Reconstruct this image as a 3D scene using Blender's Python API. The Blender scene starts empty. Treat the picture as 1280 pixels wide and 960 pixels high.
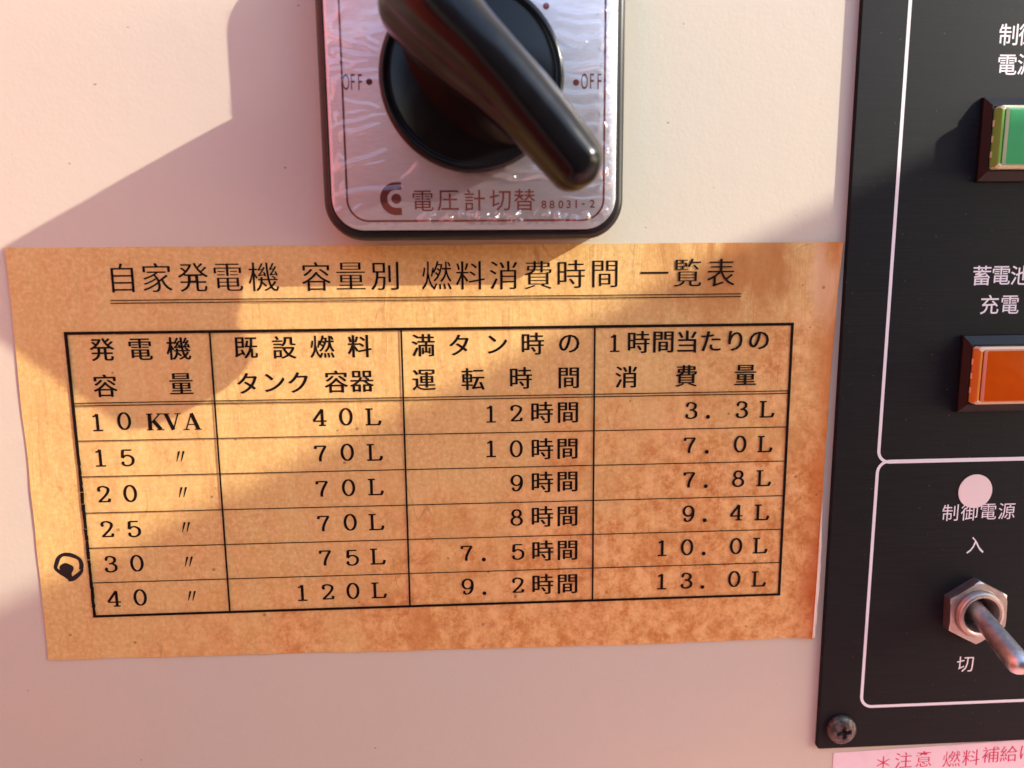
import bpy, math, random
from math import sin, cos, pi, radians, sqrt
from mathutils import Vector, Matrix, noise

random.seed(7)
S = bpy.context.scene
COL = S.collection

# ------------------------------------------------------------------ camera
# wall coordinates: u to the right, v up, h out of the wall, all in mm; wall centre 1.2 m above the ground
ZC = 1.2
def P(u, v, h=0.0):
    return Vector((u / 1000.0, -h / 1000.0, ZC + v / 1000.0))

cam_d = bpy.data.cameras.new("camera")
cam = bpy.data.objects.new("camera", cam_d)
COL.objects.link(cam)
S.camera = cam
cam.location = P(9.157, 47.504, 182.25)
xr = Vector((0.998585, -0.052423, -0.008944))
dn = Vector((-0.016773, -0.150870, -0.988411))
fw = Vector((0.050466, 0.987163, -0.151536))
rot = Matrix(((xr.x, -dn.x, -fw.x), (xr.y, -dn.y, -fw.y), (xr.z, -dn.z, -fw.z)))
cam.rotation_euler = rot.to_euler()
cam_d.lens = 36.0 * 900 / 1280
cam_d.sensor_width = 36.0
cam_d.clip_start = 0.01
cam_d.clip_end = 500
cam_d.dof.use_dof = True
cam_d.dof.focus_distance = 0.188
cam_d.dof.aperture_fstop = 9.0

# ------------------------------------------------------------------ light
SUN = Vector((2.5, -1.0, 1.32)).normalized()
elev = math.asin(SUN.z)
w = bpy.data.worlds.new("World")
S.world = w
w.use_nodes = True
wn = w.node_tree.nodes
sky = wn.new("ShaderNodeTexSky")
sky.sky_type = 'NISHITA'
sky.sun_disc = False
sky.dust_density = 0.5
sky.sun_elevation = elev
sky.sun_rotation = math.atan2(SUN.x, SUN.y)
wn["Background"].inputs[1].default_value = 0.15
w.node_tree.links.new(sky.outputs[0], wn["Background"].inputs[0])
sd = bpy.data.lights.new("sun", 'SUN')
sd.energy = 2.0
sd.angle = radians(0.53)
sd.color = (0.86, 0.80, 0.68)
sun = bpy.data.objects.new("sun", sd)
COL.objects.link(sun)
sun.rotation_euler = SUN.to_track_quat('Z', 'Y').to_euler()
sun.location = (2.5, -1, 3)
S.view_settings.view_transform = 'Standard'
S.view_settings.look = 'None'
S.view_settings.exposure = 1.76
S.view_settings.gamma = 1.0
S.render.engine = 'CYCLES'
S.cycles.use_denoising = True
S.cycles.max_bounces = 8
S.cycles.transparent_max_bounces = 12

# ------------------------------------------------------------------ materials
def mat(name, col=(0.5, 0.5, 0.5), rough=0.5, metal=0.0, spec=0.5, **kw):
    m = bpy.data.materials.new(name)
    m.use_nodes = True
    b = m.node_tree.nodes["Principled BSDF"]
    b.inputs["Base Color"].default_value = (*col, 1)
    b.inputs["Roughness"].default_value = rough
    b.inputs["Metallic"].default_value = metal
    b.inputs["Specular IOR Level"].default_value = spec
    for k, v in kw.items():
        b.inputs[k.replace("_", " ")].default_value = v
    return m

class N:
    """small helper to write node trees"""
    def __init__(self, m):
        self.t = m.node_tree
        self.b = m.node_tree.nodes["Principled BSDF"]
        self.tc = None
    def new(self, kind, **props):
        n = self.t.nodes.new(kind)
        for k, v in props.items():
            setattr(n, k, v)
        return n
    def link(self, a, b):
        self.t.links.new(a, b)
    def coord(self, scale=(1, 1, 1), rotz=0.0, loc=(0, 0, 0)):
        if self.tc is None:
            self.tc = self.new("ShaderNodeTexCoord")
        mp = self.new("ShaderNodeMapping")
        mp.inputs["Scale"].default_value = tuple(1000.0 * s for s in scale)   # object metres to mm
        mp.inputs["Rotation"].default_value = (0, rotz, 0)
        mp.inputs["Location"].default_value = loc
        self.link(self.tc.outputs["Object"], mp.inputs[0])
        return mp.outputs[0]
    def noise(self, vec, scale, detail=4, rough=0.55, dist=0.0):
        n = self.new("ShaderNodeTexNoise")
        n.inputs["Scale"].default_value = scale
        n.inputs["Detail"].default_value = detail
        n.inputs["Roughness"].default_value = rough
        n.inputs["Distortion"].default_value = dist
        self.link(vec, n.inputs["Vector"])
        return n.outputs["Fac"]
    def ramp(self, fac, stops):
        r = self.new("ShaderNodeValToRGB")
        e = r.color_ramp.elements
        while len(e) < len(stops):
            e.new(0.5)
        for k, (p, c) in enumerate(stops):
            e[k].position = p
            e[k].color = (*c, 1) if len(c) == 3 else c
        self.link(fac, r.inputs[0])
        return r.outputs[0]
    def step(self, fac, a, b, lo=0.0, hi=1.0):
        r = self.new("ShaderNodeMapRange", interpolation_type='SMOOTHSTEP')
        r.inputs["From Min"].default_value = a
        r.inputs["From Max"].default_value = b
        r.inputs["To Min"].default_value = lo
        r.inputs["To Max"].default_value = hi
        self.link(fac, r.inputs["Value"])
        return r.outputs["Result"]
    def math(self, op, a, b=None):
        n = self.new("ShaderNodeMath", operation=op)
        for i, x in enumerate((a, b)):
            if x is None:
                continue
            if isinstance(x, (int, float)):
                n.inputs[i].default_value = x
            else:
                self.link(x, n.inputs[i])
        return n.outputs[0]
    def mix(self, fac, a, b, blend='MIX'):
        n = self.new("ShaderNodeMix", data_type='RGBA', blend_type=blend)
        for sock, x in ((n.inputs[0], fac), (n.inputs[6], a), (n.inputs[7], b)):
            if isinstance(x, (int, float)):
                sock.default_value = x
            elif isinstance(x, tuple):
                sock.default_value = (*x, 1)
            else:
                self.link(x, sock)
        return n.outputs[2]
    def bump(self, h, dist, strength=1.0, prev=None):
        n = self.new("ShaderNodeBump")
        n.inputs["Strength"].default_value = strength
        n.inputs["Distance"].default_value = dist / 1000.0
        self.link(h, n.inputs["Height"])
        if prev is not None:
            self.link(prev, n.inputs["Normal"])
        return n.outputs[0]
    def sep(self, vec):
        n = self.new("ShaderNodeSeparateXYZ")
        self.link(vec, n.inputs[0])
        return n.outputs
    def voro(self, vec, scale, out="Distance"):
        n = self.new("ShaderNodeTexVoronoi")
        n.inputs["Scale"].default_value = scale
        self.link(vec, n.inputs["Vector"])
        return n.outputs

def specks(k, vec, scale, size, keep):
    """sparse dots: round cells of radius size, only a share keep of the cells"""
    o = k.voro(vec, scale)
    d = k.math('LESS_THAN', o["Distance"], size)
    r = k.sep(o["Color"])
    return k.math('MULTIPLY', d, k.math('LESS_THAN', r[0], keep))

# painted sheet steel of the cabinet
M_WALL = mat("cream_paint", (0.66, 0.60, 0.52), 0.42, spec=0.4)
k = N(M_WALL)
c = k.coord()
base = k.mix(k.step(k.noise(c, 0.02, 3), 0.35, 0.7), (0.655, 0.61, 0.485), (0.675, 0.615, 0.475))
base = k.mix(k.math('MULTIPLY', k.step(k.noise(c, 0.09, 6, 0.65), 0.56, 0.78), 0.10), base, (0.45, 0.40, 0.36))
sp = k.math('MULTIPLY', specks(k, k.coord((1, 1, 1.4), 0.3), 0.15, 0.055, 0.5), k.step(k.noise(k.coord((1, 1, 2.2), 0, (9, 4, 2)), 0.9, 3), 0.42, 0.55))
base = k.mix(k.math('MULTIPLY', sp, 0.65), base, (0.17, 0.14, 0.13))
sc = k.math('MULTIPLY', k.step(k.noise(k.coord((0.5, 1, 5), 0.35), 0.35, 2), 0.70, 0.74), k.step(k.noise(c, 0.06, 2), 0.55, 0.65))
base = k.mix(k.math('MULTIPLY', sc, 0.4), base, (0.36, 0.31, 0.28))
k.link(base, k.b.inputs["Base Color"])
bm_ = k.bump(k.noise(c, 0.22, 2), 0.10, 0.5)
bm_ = k.bump(k.noise(c, 1.1, 3), 0.045, 0.7, bm_)
k.link(bm_, k.b.inputs["Normal"])

# brown office paper under old clear film
M_PAPER = mat("brown_paper", (0.6, 0.4, 0.2), 0.5, spec=0.35)
k = N(M_PAPER)
c = k.coord()
xyz = k.sep(c)
tan = k.mix(k.step(k.noise(c, 0.035, 4), 0.3, 0.7), (0.72, 0.45, 0.145), (0.77, 0.515, 0.175))
fib = k.noise(k.coord((1, 1, 1.0)), 0.9, 7, 0.7)
tan = k.mix(k.step(fib, 0.40, 0.66), tan, (0.84, 0.58, 0.24))
tan = k.mix(k.math('MULTIPLY', k.step(k.noise(k.coord((1, 1, 1), 0, (5, 3, 8)), 0.5, 8, 0.7), 0.52, 0.75), 0.55), tan, (0.54, 0.27, 0.075))
# damp stains that grow towards the lower right corner
grad = k.math('ADD', k.math('MULTIPLY', xyz[0], 0.0042), k.math('MULTIPLY', xyz[2], -0.0085))
cloud = k.noise(k.coord((1, 1, 0.8), 0, (1, 2, 3)), 0.05, 5, 0.6, 0.6)
mask = k.step(k.math('ADD', grad, cloud), 0.42, 0.95)
blot = k.noise(k.coord((1, 1, 0.9), 0.2, (7, 1, 4)), 0.26, 10, 0.74, 0.12)
stain = k.mix(k.step(blot, 0.36, 0.66), (0.60, 0.20, 0.036), (0.96, 0.57, 0.215))
stain = k.mix(k.math('MULTIPLY', k.step(fib, 0.46, 0.62), 0.45), stain, (0.90, 0.54, 0.22))
mid = k.noise(k.coord((1, 1, 1), 0.4, (4, 9, 2)), 0.075, 6, 0.6, 0.5)
stain = k.mix(k.math('MULTIPLY', k.step(mid, 0.50, 0.68), 0.55), stain, (0.54, 0.175, 0.030))
stain = k.mix(k.math('MULTIPLY', k.step(mid, 0.46, 0.32), 0.5), stain, (0.92, 0.56, 0.25))
tan = k.mix(k.math('MULTIPLY', mask, 0.85), tan, stain)
crs = k.math('ABSOLUTE', k.math('SUBTRACT', k.noise(k.coord((0.9, 1, 0.35), 0.25, (8, 2, 6)), 0.055, 2, 0.4, 0.8), 0.5))
tan = k.mix(k.math('MULTIPLY', k.math('MULTIPLY', k.step(crs, 0.006, 0.0), k.step(k.noise(c, 0.05, 2), 0.55, 0.65)), 0.4), tan, (0.40, 0.17, 0.05))
# reddened strip along the right edge, wrinkle light and shade painted as blotches at the top right
edge = k.step(k.math('ADD', xyz[0], k.math('MULTIPLY', k.noise(c, 0.05, 3), 10.0)), 101.0, 107.0)
tan = k.mix(k.math('MULTIPLY', edge, 0.75), tan, (0.60, 0.18, 0.025))
top = k.math('MULTIPLY', k.step(xyz[0], 35, 75), k.step(xyz[2], 22, 46))
vb = k.noise(k.coord((1, 1, 0.45), 0, (2, 8, 1)), 0.06, 4, 0.6, 0.4)
tan = k.mix(k.math('MULTIPLY', k.math('MULTIPLY', k.step(vb, 0.48, 0.62), top), 0.8), tan, (0.52, 0.20, 0.045))
tan = k.mix(k.math('MULTIPLY', k.math('MULTIPLY', k.step(vb, 0.47, 0.34), top), 0.7), tan, (0.86, 0.60, 0.33))
dots = k.math('MULTIPLY', specks(k, k.coord((1, 1, 1), 0.2), 0.20, 0.09, 0.22), 0.55)
tan = k.mix(dots, tan, (0.22, 0.09, 0.03))
k.link(tan, k.b.inputs["Base Color"])
b_ = k.bump(k.noise(k.coord((1, 1, 0.6), 0.1), 0.045, 3, 0.5), 1.7, 0.8)
b_ = k.bump(k.noise(k.coord((1.6, 1, 0.35), 0.15, (3, 3, 3)), 0.10, 4, 0.6, 1.0), 0.45, 0.6, b_)
b_ = k.bump(k.noise(c, 1.1, 6, 0.65), 0.05, 0.9, b_)
k.link(b_, k.b.inputs["Normal"])

M_PEEL = mat("pale_paper_back", (0.72, 0.50, 0.42), 0.45)
M_INK = mat("black_ink", (0.022, 0.014, 0.012), 0.6, spec=0.1)
k = N(M_INK)
k.link(k.mix(k.step(k.noise(k.coord(), 1.8, 4), 0.45, 0.75), (0.008, 0.005, 0.004), (0.03, 0.016, 0.011)), k.b.inputs["Base Color"])
M_PEN = mat("marker_ink", (0.012, 0.010, 0.012), 0.35, spec=0.4)
M_WHITE = mat("white_print", (0.88, 0.86, 0.86), 0.5)
M_BROWN = mat("red_brown_print", (0.15, 0.03, 0.02), 0.5, spec=0.3)
M_PINK = mat("red_print", (0.72, 0.035, 0.12), 0.5, spec=0.3)
M_STICK = mat("white_label_paper", (0.80, 0.71, 0.72), 0.42)
k = N(M_STICK)
k.link(k.mix(k.step(k.noise(k.coord(), 0.3, 6), 0.45, 0.75), (0.93, 0.74, 0.78), (0.89, 0.69, 0.73)), k.b.inputs["Base Color"])
M_ROUND = mat("round_label_paper", (0.93, 0.79, 0.75), 0.45)

# black anodised plate, brushed from side to side
M_BLACK = mat("black_anodised", (0.014, 0.014, 0.016), 0.5, spec=0.2)
k = N(M_BLACK)
br = k.noise(k.coord((0.06, 1, 3.0)), 1.2, 5, 0.7)
br2 = k.noise(k.coord((0.15, 1, 8.0)), 1.0, 3, 0.7)
k.link(k.mix(k.step(br, 0.35, 0.7), (0.004, 0.0045, 0.006), (0.011, 0.012, 0.014)), k.b.inputs["Base Color"])
k.link(k.step(br, 0.3, 0.7, 0.52, 0.64), k.b.inputs["Roughness"])
du = k.math('MULTIPLY', k.step(k.noise(k.coord((1.6, 1, 5), 0.1), 0.5, 3), 0.68, 0.73), k.step(k.noise(k.coord(), 0.09, 2), 0.5, 0.6))
sp = k.math('MAXIMUM', k.math('MULTIPLY', du, 0.5), specks(k, k.coord((1, 1, 1.6), 0.5), 0.28, 0.05, 0.32))
k.link(k.mix(k.math('MULTIPLY', sp, 0.6), k.mix(k.step(br, 0.35, 0.7), (0.004, 0.0045, 0.006), (0.011, 0.012, 0.014)), (0.14, 0.14, 0.14)), k.b.inputs["Base Color"])
k.link(k.bump(br2, 0.03, 0.6), k.b.inputs["Normal"])

M_BAKE = mat("black_bakelite", (0.006, 0.006, 0.007), 0.24, spec=0.30)
k = N(M_BAKE)
k.link(k.step(k.noise(k.coord(), 0.25, 4), 0.3, 0.7, 0.17, 0.24), k.b.inputs["Roughness"])
M_BEZEL = mat("black_moulded_plastic", (0.010, 0.010, 0.011), 0.30, spec=0.5)
M_LAMPB = mat("lamp_frame_plastic", (0.008, 0.007, 0.008), 0.40, spec=0.3)

M_ALU = mat("brushed_aluminium", (0.70, 0.66, 0.69), 0.42, metal=0.72)
k = N(M_ALU)
c = k.coord((0.35, 1, 3.0))
k.link(k.mix(k.step(k.noise(c, 1.0, 5, 0.7), 0.3, 0.7), (0.58, 0.55, 0.575), (0.68, 0.65, 0.675)), k.b.inputs["Base Color"])
k.link(k.bump(k.noise(c, 1.6, 4), 0.02, 0.5), k.b.inputs["Normal"])

M_FILM = bpy.data.materials.new("clear_film")
M_FILM.use_nodes = True
t = M_FILM.node_tree
t.nodes.remove(t.nodes["Principled BSDF"])
tr = t.nodes.new("ShaderNodeBsdfTransparent"); tr.inputs[0].default_value = (0.98, 0.975, 0.98, 1)
gl = t.nodes.new("ShaderNodeBsdfGlossy"); gl.inputs["Roughness"].default_value = 0.16
fr = t.nodes.new("ShaderNodeFresnel"); fr.inputs[0].default_value = 1.55
mx = t.nodes.new("ShaderNodeMixShader")
gm = t.nodes.new("ShaderNodeNewGeometry"); mr = t.nodes.new("ShaderNodeMapRange")
mr.inputs["To Min"].default_value = 2.1; mr.inputs["To Max"].default_value = 1 / 2.1        # same sheen from both faces of the thin film
t.links.new(gm.outputs["Backfacing"], mr.inputs["Value"]); t.links.new(mr.outputs["Result"], fr.inputs[0])
t.links.new(fr.outputs[0], mx.inputs[0]); t.links.new(tr.outputs[0], mx.inputs[1]); t.links.new(gl.outputs[0], mx.inputs[2])
t.links.new(mx.outputs[0], t.nodes["Material Output"].inputs[0])

M_NICKEL = mat("dull_nickel", (0.58, 0.53, 0.50), 0.45, metal=1.0)
k = N(M_NICKEL)
k.link(k.mix(k.step(k.noise(k.coord(), 0.35, 3, 0.5), 0.35, 0.7), (0.62, 0.55, 0.51), (0.50, 0.43, 0.39)), k.b.inputs["Base Color"])
M_LEVER = mat("worn_lever_steel", (0.5, 0.46, 0.44), 0.40, metal=1.0)
k = N(M_LEVER)
k.link(k.mix(k.step(k.noise(k.coord(), 0.45, 3, 0.5), 0.35, 0.7), (0.74, 0.71, 0.69), (0.52, 0.48, 0.46)), k.b.inputs["Base Color"])
M_SCREW = mat("blackened_screw", (0.10, 0.085, 0.08), 0.5, metal=0.7)
k = N(M_SCREW)
k.link(k.mix(k.step(k.noise(k.coord(), 0.9, 6, 0.7), 0.42, 0.66), (0.07, 0.06, 0.058), (0.22, 0.19, 0.17)), k.b.inputs["Base Color"])
k.link(k.bump(k.noise(k.coord(), 1.5, 4), 0.08, 0.6), k.b.inputs["Normal"])
M_HOLE = mat("recess_shade", (0.004, 0.004, 0.004), 0.7)  # near-black colour for the shade inside recesses

def lens_mat(name, col, rough=0.22):
    m = mat(name, col, rough, spec=0.5)
    k = N(m)
    b = k.mix(k.step(k.noise(k.coord(), 0.12, 4), 0.35, 0.7), col, tuple(min(1, x * 1.12) for x in col))
    k.link(b, k.b.inputs["Base Color"])
    return m
M_GREEN = lens_mat("green_lens", (0.075, 0.46, 0.16), 0.16)
M_ORANGE = lens_mat("orange_lens", (0.58, 0.092, 0.003), 0.18)
M_RIMG = mat("pale_clear_plastic", (0.78, 0.84, 0.52), 0.12)
M_SIDEG = mat("tinted_green_plastic", (0.22, 0.52, 0.10), 0.14)
M_DEEPG = mat("deep_green_plastic", (0.02, 0.17, 0.035), 0.2)
M_EDGEG = mat("lens_highlight_green", (0.42, 0.74, 0.42), 0.12)  # pale bevel: the lens edge highlight is painted into this colour
M_RIMO = mat("pale_amber_plastic", (0.92, 0.72, 0.46), 0.12)
M_SIDEO = mat("tinted_amber_plastic", (0.80, 0.30, 0.05), 0.14)
M_DEEPO = mat("deep_red_plastic", (0.28, 0.022, 0.006), 0.2)
M_EDGEO = mat("lens_highlight_amber", (0.78, 0.36, 0.22), 0.12)  # edge highlight of the orange lens, painted as a paler colour
M_RED = mat("red_bounce_paint", (0.66, 0.072, 0.042), 0.45)
M_BOUNCE = mat("pink_bounce_paint", (0.94, 0.44, 0.40), 0.6)
M_DARK = mat("dark_grey_paint", (0.016, 0.015, 0.015), 0.8)
M_GROUND = mat("reddish_paving", (0.4, 0.23, 0.16), 0.9)
k = N(M_GROUND)
k.link(k.mix(k.noise(k.coord(), 0.004, 6), (0.34, 0.19, 0.13), (0.46, 0.28, 0.20)), k.b.inputs["Base Color"])

# ------------------------------------------------------------------ mesh helpers
class MB:
    """collects vertices in wall mm (u, v, h) and links them as one mesh object"""
    def __init__(self):
        self.v, self.f, self.m = [], [], []
    def vert(self, u, v, h):
        self.v.append((u, v, h)); return len(self.v) - 1
    def poly(self, pts, h=0.0, mi=0):
        ids = [self.vert(p[0], p[1], p[2] if len(p) > 2 else h) for p in pts]
        self.f.append(ids); self.m.append(mi)
    def loft(self, loops, cap0=False, cap1=False, mi=0, closed=True):
        ids = [[self.vert(*p) for p in L] for L in loops]
        n = len(ids[0])
        for a, b in zip(ids, ids[1:]):
            for i in range(n if closed else n - 1):
                j = (i + 1) % n
                self.f.append([a[i], a[j], b[j], b[i]]); self.m.append(mi)
        if cap0: self.f.append(list(reversed(ids[0]))); self.m.append(mi)
        if cap1: self.f.append(list(ids[-1])); self.m.append(mi)
    def build(self, name, mats, parent=None, origin=(0, 0, 0), smooth=None, pos=None):
        me = bpy.data.meshes.new(name)
        o3 = P(*origin)
        me.from_pydata([tuple(P(*p) - o3) for p in self.v], [], self.f)
        if not isinstance(mats, (list, tuple)):
            mats = [mats]
        for m in mats:
            me.materials.append(m)
        for p, mi in zip(me.polygons, self.m):
            p.material_index = mi
        import bmesh
        bm = bmesh.new(); bm.from_mesh(me)
        bmesh.ops.recalc_face_normals(bm, faces=bm.faces) if smooth is not None else None
        bm.to_mesh(me); bm.free()
        if smooth is not None:
            for p in me.polygons:
                p.use_smooth = True
            me.set_sharp_from_angle(angle=radians(smooth))
        me.update()
        o = bpy.data.objects.new(name, me)
        COL.objects.link(o)
        o.location = o3
        if parent is not None:
            o.parent = parent
            o.location = o3 - world_loc(parent)
        return o

def world_loc(o):
    l = o.location.copy()
    while o.parent is not None:
        o = o.parent
        l += o.location
    return l

def tag(o, label, cat=None, kind=None, group=None):
    o["label"] = label
    if cat: o["category"] = cat
    if kind: o["kind"] = kind
    if group: o["group"] = group
    return o

def thing(name, origin, label, cat):
    o = bpy.data.objects.new(name, None)
    o.empty_display_size = 0.01
    COL.objects.link(o)
    o.location = P(*origin)
    return tag(o, label, cat)

def rrect(cu, cv, hu, hv, r, n=10):
    pts = []
    for sx, sy, a0 in ((1, 1, 0), (-1, 1, 90), (-1, -1, 180), (1, -1, 270)):
        for i in range(n + 1):
            a = radians(a0 + 90.0 * i / n)
            pts.append((cu + sx * (hu - r) + r * cos(a), cv + sy * (hv - r) + r * sin(a)))
    return pts

def circ(cu, cv, r, n=48, a0=0.0):
    return [(cu + r * cos(a0 + 2 * pi * i / n), cv + r * sin(a0 + 2 * pi * i / n)) for i in range(n)]

def at(pts, h):
    return [(p[0], p[1], h) for p in pts]

def sst(x, a, b):
    t = max(0.0, min(1.0, (x - a) / (b - a)))
    return t * t * (3 - 2 * t)

# ------------------------------------------------------------------ lettering
_glyphs = {}
def glyph(ch, offset):
    """outline of one printed character from Blender's own font, in em units"""
    key = (ch, offset)
    if key not in _glyphs:
        cu = bpy.data.curves.new("lettering", 'FONT')
        cu.body = ch; cu.size = 1.0; cu.resolution_u = 3
        ob = bpy.data.objects.new("lettering", cu)
        COL.objects.link(ob)
        def flat(off, fill='BOTH'):
            cu.offset = off; cu.fill_mode = fill
            bpy.context.view_layer.update()
            return bpy.data.meshes.new_from_object(ob.evaluated_get(bpy.context.evaluated_depsgraph_get()))
        m0 = flat(0.0, 'NONE')
        per = sum((m0.vertices[e.vertices[0]].co - m0.vertices[e.vertices[1]].co).length for e in m0.edges)
        m1 = flat(0.0)
        area0 = sum(p.area for p in m1.polygons)
        bpy.data.meshes.remove(m0); bpy.data.meshes.remove(m1)
        best = None
        tries = [(f, r) for f in (1.0, 0.97, 1.03, 0.94, 1.06, 0.9, 0.86, 0.82, 0.78, 0.7, 0.6, 0.5, 0.35, 0.2, 0.0) for r in (3, 5, 2, 8, 1)]
        for f, r in tries:
            cu.resolution_u = r
            me = flat(offset * f)
            A = sum(p.area for p in me.polygons)
            err = abs(A - area0 - offset * f * per) / area0      # a badly filled outline shows in its area
            vs = [(v.co.x, v.co.y) for v in me.vertices]
            fs = [list(p.vertices) for p in me.polygons]
            bpy.data.meshes.remove(me)
            if best is None or err < best[0] - 0.01:
                best = (err, vs, fs, f)
            if err < 0.03:
                break
        vs, fs = best[1], best[2]
        bpy.data.objects.remove(ob); bpy.data.curves.remove(cu)
        xs = [a for a, b in vs]; ys = [b for a, b in vs]
        cx, cy = (min(xs) + max(xs)) / 2, (min(ys) + max(ys)) / 2
        _glyphs[key] = ([(a - cx, b - cy) for a, b in vs], fs)
        #DBG print("GLYPH", ch, offset, best[3], round(best[0], 3))
    return _glyphs[key]

def put(mb, ch, u, v, size, h, offset=0.0, dup=((0, 0),), sx=1.0, rot=0.0, shear=0.0):
    if ch == '燃' and offset < 0:                             # set from its two halves, as thin outlines of the whole do not fill
        put(mb, '火', u - 0.27 * size * cos(rot), v - 0.27 * size * sin(rot), size, h, offset, dup, sx * 0.44, rot, shear)
        put(mb, '然', u + 0.17 * size * cos(rot), v + 0.17 * size * sin(rot), size, h, offset, dup, sx * 0.64, rot, shear)
        return
    vs, fs = glyph(ch, offset)
    ca, sa = cos(rot), sin(rot)
    for q, (dx, dy) in enumerate(dup):
        base = len(mb.v)
        for a, b in vs:
            x, y = (a * sx + shear * b + dx) * size, (b + dy) * size
            mb.v.append((u + x * ca - y * sa, v + x * sa + y * ca, h + 0.003 * q))
        for f in fs:
            mb.f.append([base + i for i in f]); mb.m.append(0)

def parse(s):
    for it in s.split():
        c, u, v = it.rsplit(",", 2)
        yield c, float(u), float(v)

def smooth_path(pts, n=8):
    out = []
    for i in range(len(pts) - 1):
        p0 = pts[max(0, i - 1)]; p1 = pts[i]; p2 = pts[i + 1]; p3 = pts[min(len(pts) - 1, i + 2)]
        for j in range(n):
            t = j / n
            out.append(tuple(0.5 * (2 * p1[q] + (p2[q] - p0[q]) * t + (2 * p0[q] - 5 * p1[q] + 4 * p2[q] - p3[q]) * t * t
                                    + (3 * p1[q] - p0[q] - 3 * p2[q] + p3[q]) * t ** 3) for q in (0, 1)))
    out.append(pts[-1])
    return out

def ribbon(mb, pts, wid, h):
    """flat stroke; wid(i, tx, ty) gives the full width at a point"""
    n = len(pts)
    L, R = [], []
    for i, p in enumerate(pts):
        a = pts[max(0, i - 1)]; b = pts[min(n - 1, i + 1)]
        tx, ty = b[0] - a[0], b[1] - a[1]
        l = sqrt(tx * tx + ty * ty) or 1.0
        tx, ty = tx / l, ty / l
        hw = wid(i, tx, ty) / 2
        L.append((p[0] - ty * hw, p[1] + tx * hw, h)); R.append((p[0] + ty * hw, p[1] - tx * hw, h))
    mb.loft([L, R], closed=False)

def ell(cx, cy, rx, ry, a0=90, a1=450, n=32):
    return [(cx + rx * cos(radians(a0 + (a1 - a0) * i / n)), cy + ry * sin(radians(a0 + (a1 - a0) * i / n))) for i in range(n + 1)]

# serif figures of the printed table: strokes in a box of height 1, thick where they run upright
SM = smooth_path
FIG = {
    '0': [ell(0, .5, .31, .48)],
    '1': [[(.02, .0), (.02, .99)], SM([(-.22, .85), (-.08, .89), (.02, .98)]), [(-.26, .025), (.30, .025)]],
    '2': [SM([(-.27, .74), (-.22, .90), (.0, .97), (.25, .86), (.27, .68), (.10, .42), (-.28, .05)]), [(-.30, .06), (.30, .06)], [(.29, .04), (.33, .24)], 'd', (-.24, .74, .085)],
    '3': [SM([(-.25, .78), (-.16, .93), (.02, .97), (.24, .86), (.24, .66), (.06, .53), (-.08, .52)]), SM([(-.06, .53), (.14, .50), (.30, .36), (.28, .14), (.05, .02), (-.20, .06), (-.29, .22)]), 'd', (-.23, .78, .08), 'd', (-.25, .21, .085)],
    '4': [[(.14, 0), (.14, .98)], [(.14, .98), (-.36, .30)], [(-.38, .28), (.38, .28)], [(-.06, .025), (.34, .025)]],
    '5': [[(-.22, .94), (.28, .94)], [(-.22, .95), (-.26, .48)], SM([(-.26, .48), (-.10, .60), (.10, .61), (.31, .46), (.30, .18), (.08, .02), (-.18, .05), (-.29, .20)]), 'd', (-.25, .19, .085)],
    '7': [SM([(-.30, .76), (-.27, .94)], 3), [(-.28, .92), (.32, .92)], SM([(.31, .93), (.10, .56), (-.02, .25), (-.03, .0)])],
    '8': [ell(0, .75, .24, .225), ell(0, .27, .30, .255)],
    '9': [ell(0, .66, .29, .31), SM([(.30, .66), (.28, .36), (.12, .08), (-.10, .02), (-.24, .14)]), 'd', (-.21, .16, .08)],
    'L': [[(-.20, 0), (-.20, .98)], [(-.40, .965), (.02, .965)], [(-.40, .03), (.40, .03)], SM([(.36, .02), (.42, .14), (.45, .27)], 4)],
    'K': [[(-.27, 0), (-.27, .98)], [(-.45, .96), (-.08, .96)], [(-.45, .03), (-.08, .03)], 't', [(-.20, .42), (.30, .95)], [(.12, .96), (.46, .96)], 'T', [(-.08, .58), (.34, .04)], [(.10, .03), (.52, .03)]],
    'V': ['T', [(-.34, .96), (.04, .02)], 't', [(.04, .02), (.34, .95)], [(-.52, .96), (-.14, .96)], [(.16, .96), (.50, .96)]],
    'A': ['t', [(-.34, .03), (.0, .98)], 'T', [(.0, .98), (.36, .03)], [(-.22, .32), (.22, .32)], [(-.50, .03), (-.16, .03)], [(.14, .03), (.54, .03)]],
}
def figure(mb, ch, u, v, H, h):
    if ch == '.':
        mb.poly(circ(u, v, 0.125 * H, 16), h); return
    if ch == '"':
        for dx in (-.13, .13):
            pts = [(u + (dx - .09 + .02) * H, v - .30 * H), (u + (dx - .09 - .02) * H, v - .30 * H), (u + (dx + .02) * H, v + .30 * H), (u + (dx + .12) * H, v + .32 * H), (u + (dx + .135) * H, v + .26 * H)]
            mb.poly(pts, h)
        return
    thin, thick = (0.085, 0.165)
    if ch in 'KVA':
        thin, thick = 0.06, 0.215
    mode = None; z = h; it = iter(FIG[ch])
    for s in it:
        if s == 'd':
            x, y, r = next(it)
            z += 0.0015
            mb.poly(circ(u + x * H, v + (y - .5) * H, r * H, 14), z); continue
        if isinstance(s, str):
            mode = s; continue
        pts = [(u + x * H, v + (y - .5) * H) for x, y in s]
        z += 0.0015
        if mode == 'T':
            wd = lambda i, tx, ty: thick * H; mode = None
        elif mode == 't':
            wd = lambda i, tx, ty: thin * 1.25 * H; mode = None
        else:
            wd = lambda i, tx, ty: (thin + (thick - thin) * abs(ty) ** 1.3) * H
        ribbon(mb, pts, wd, z)

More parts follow.
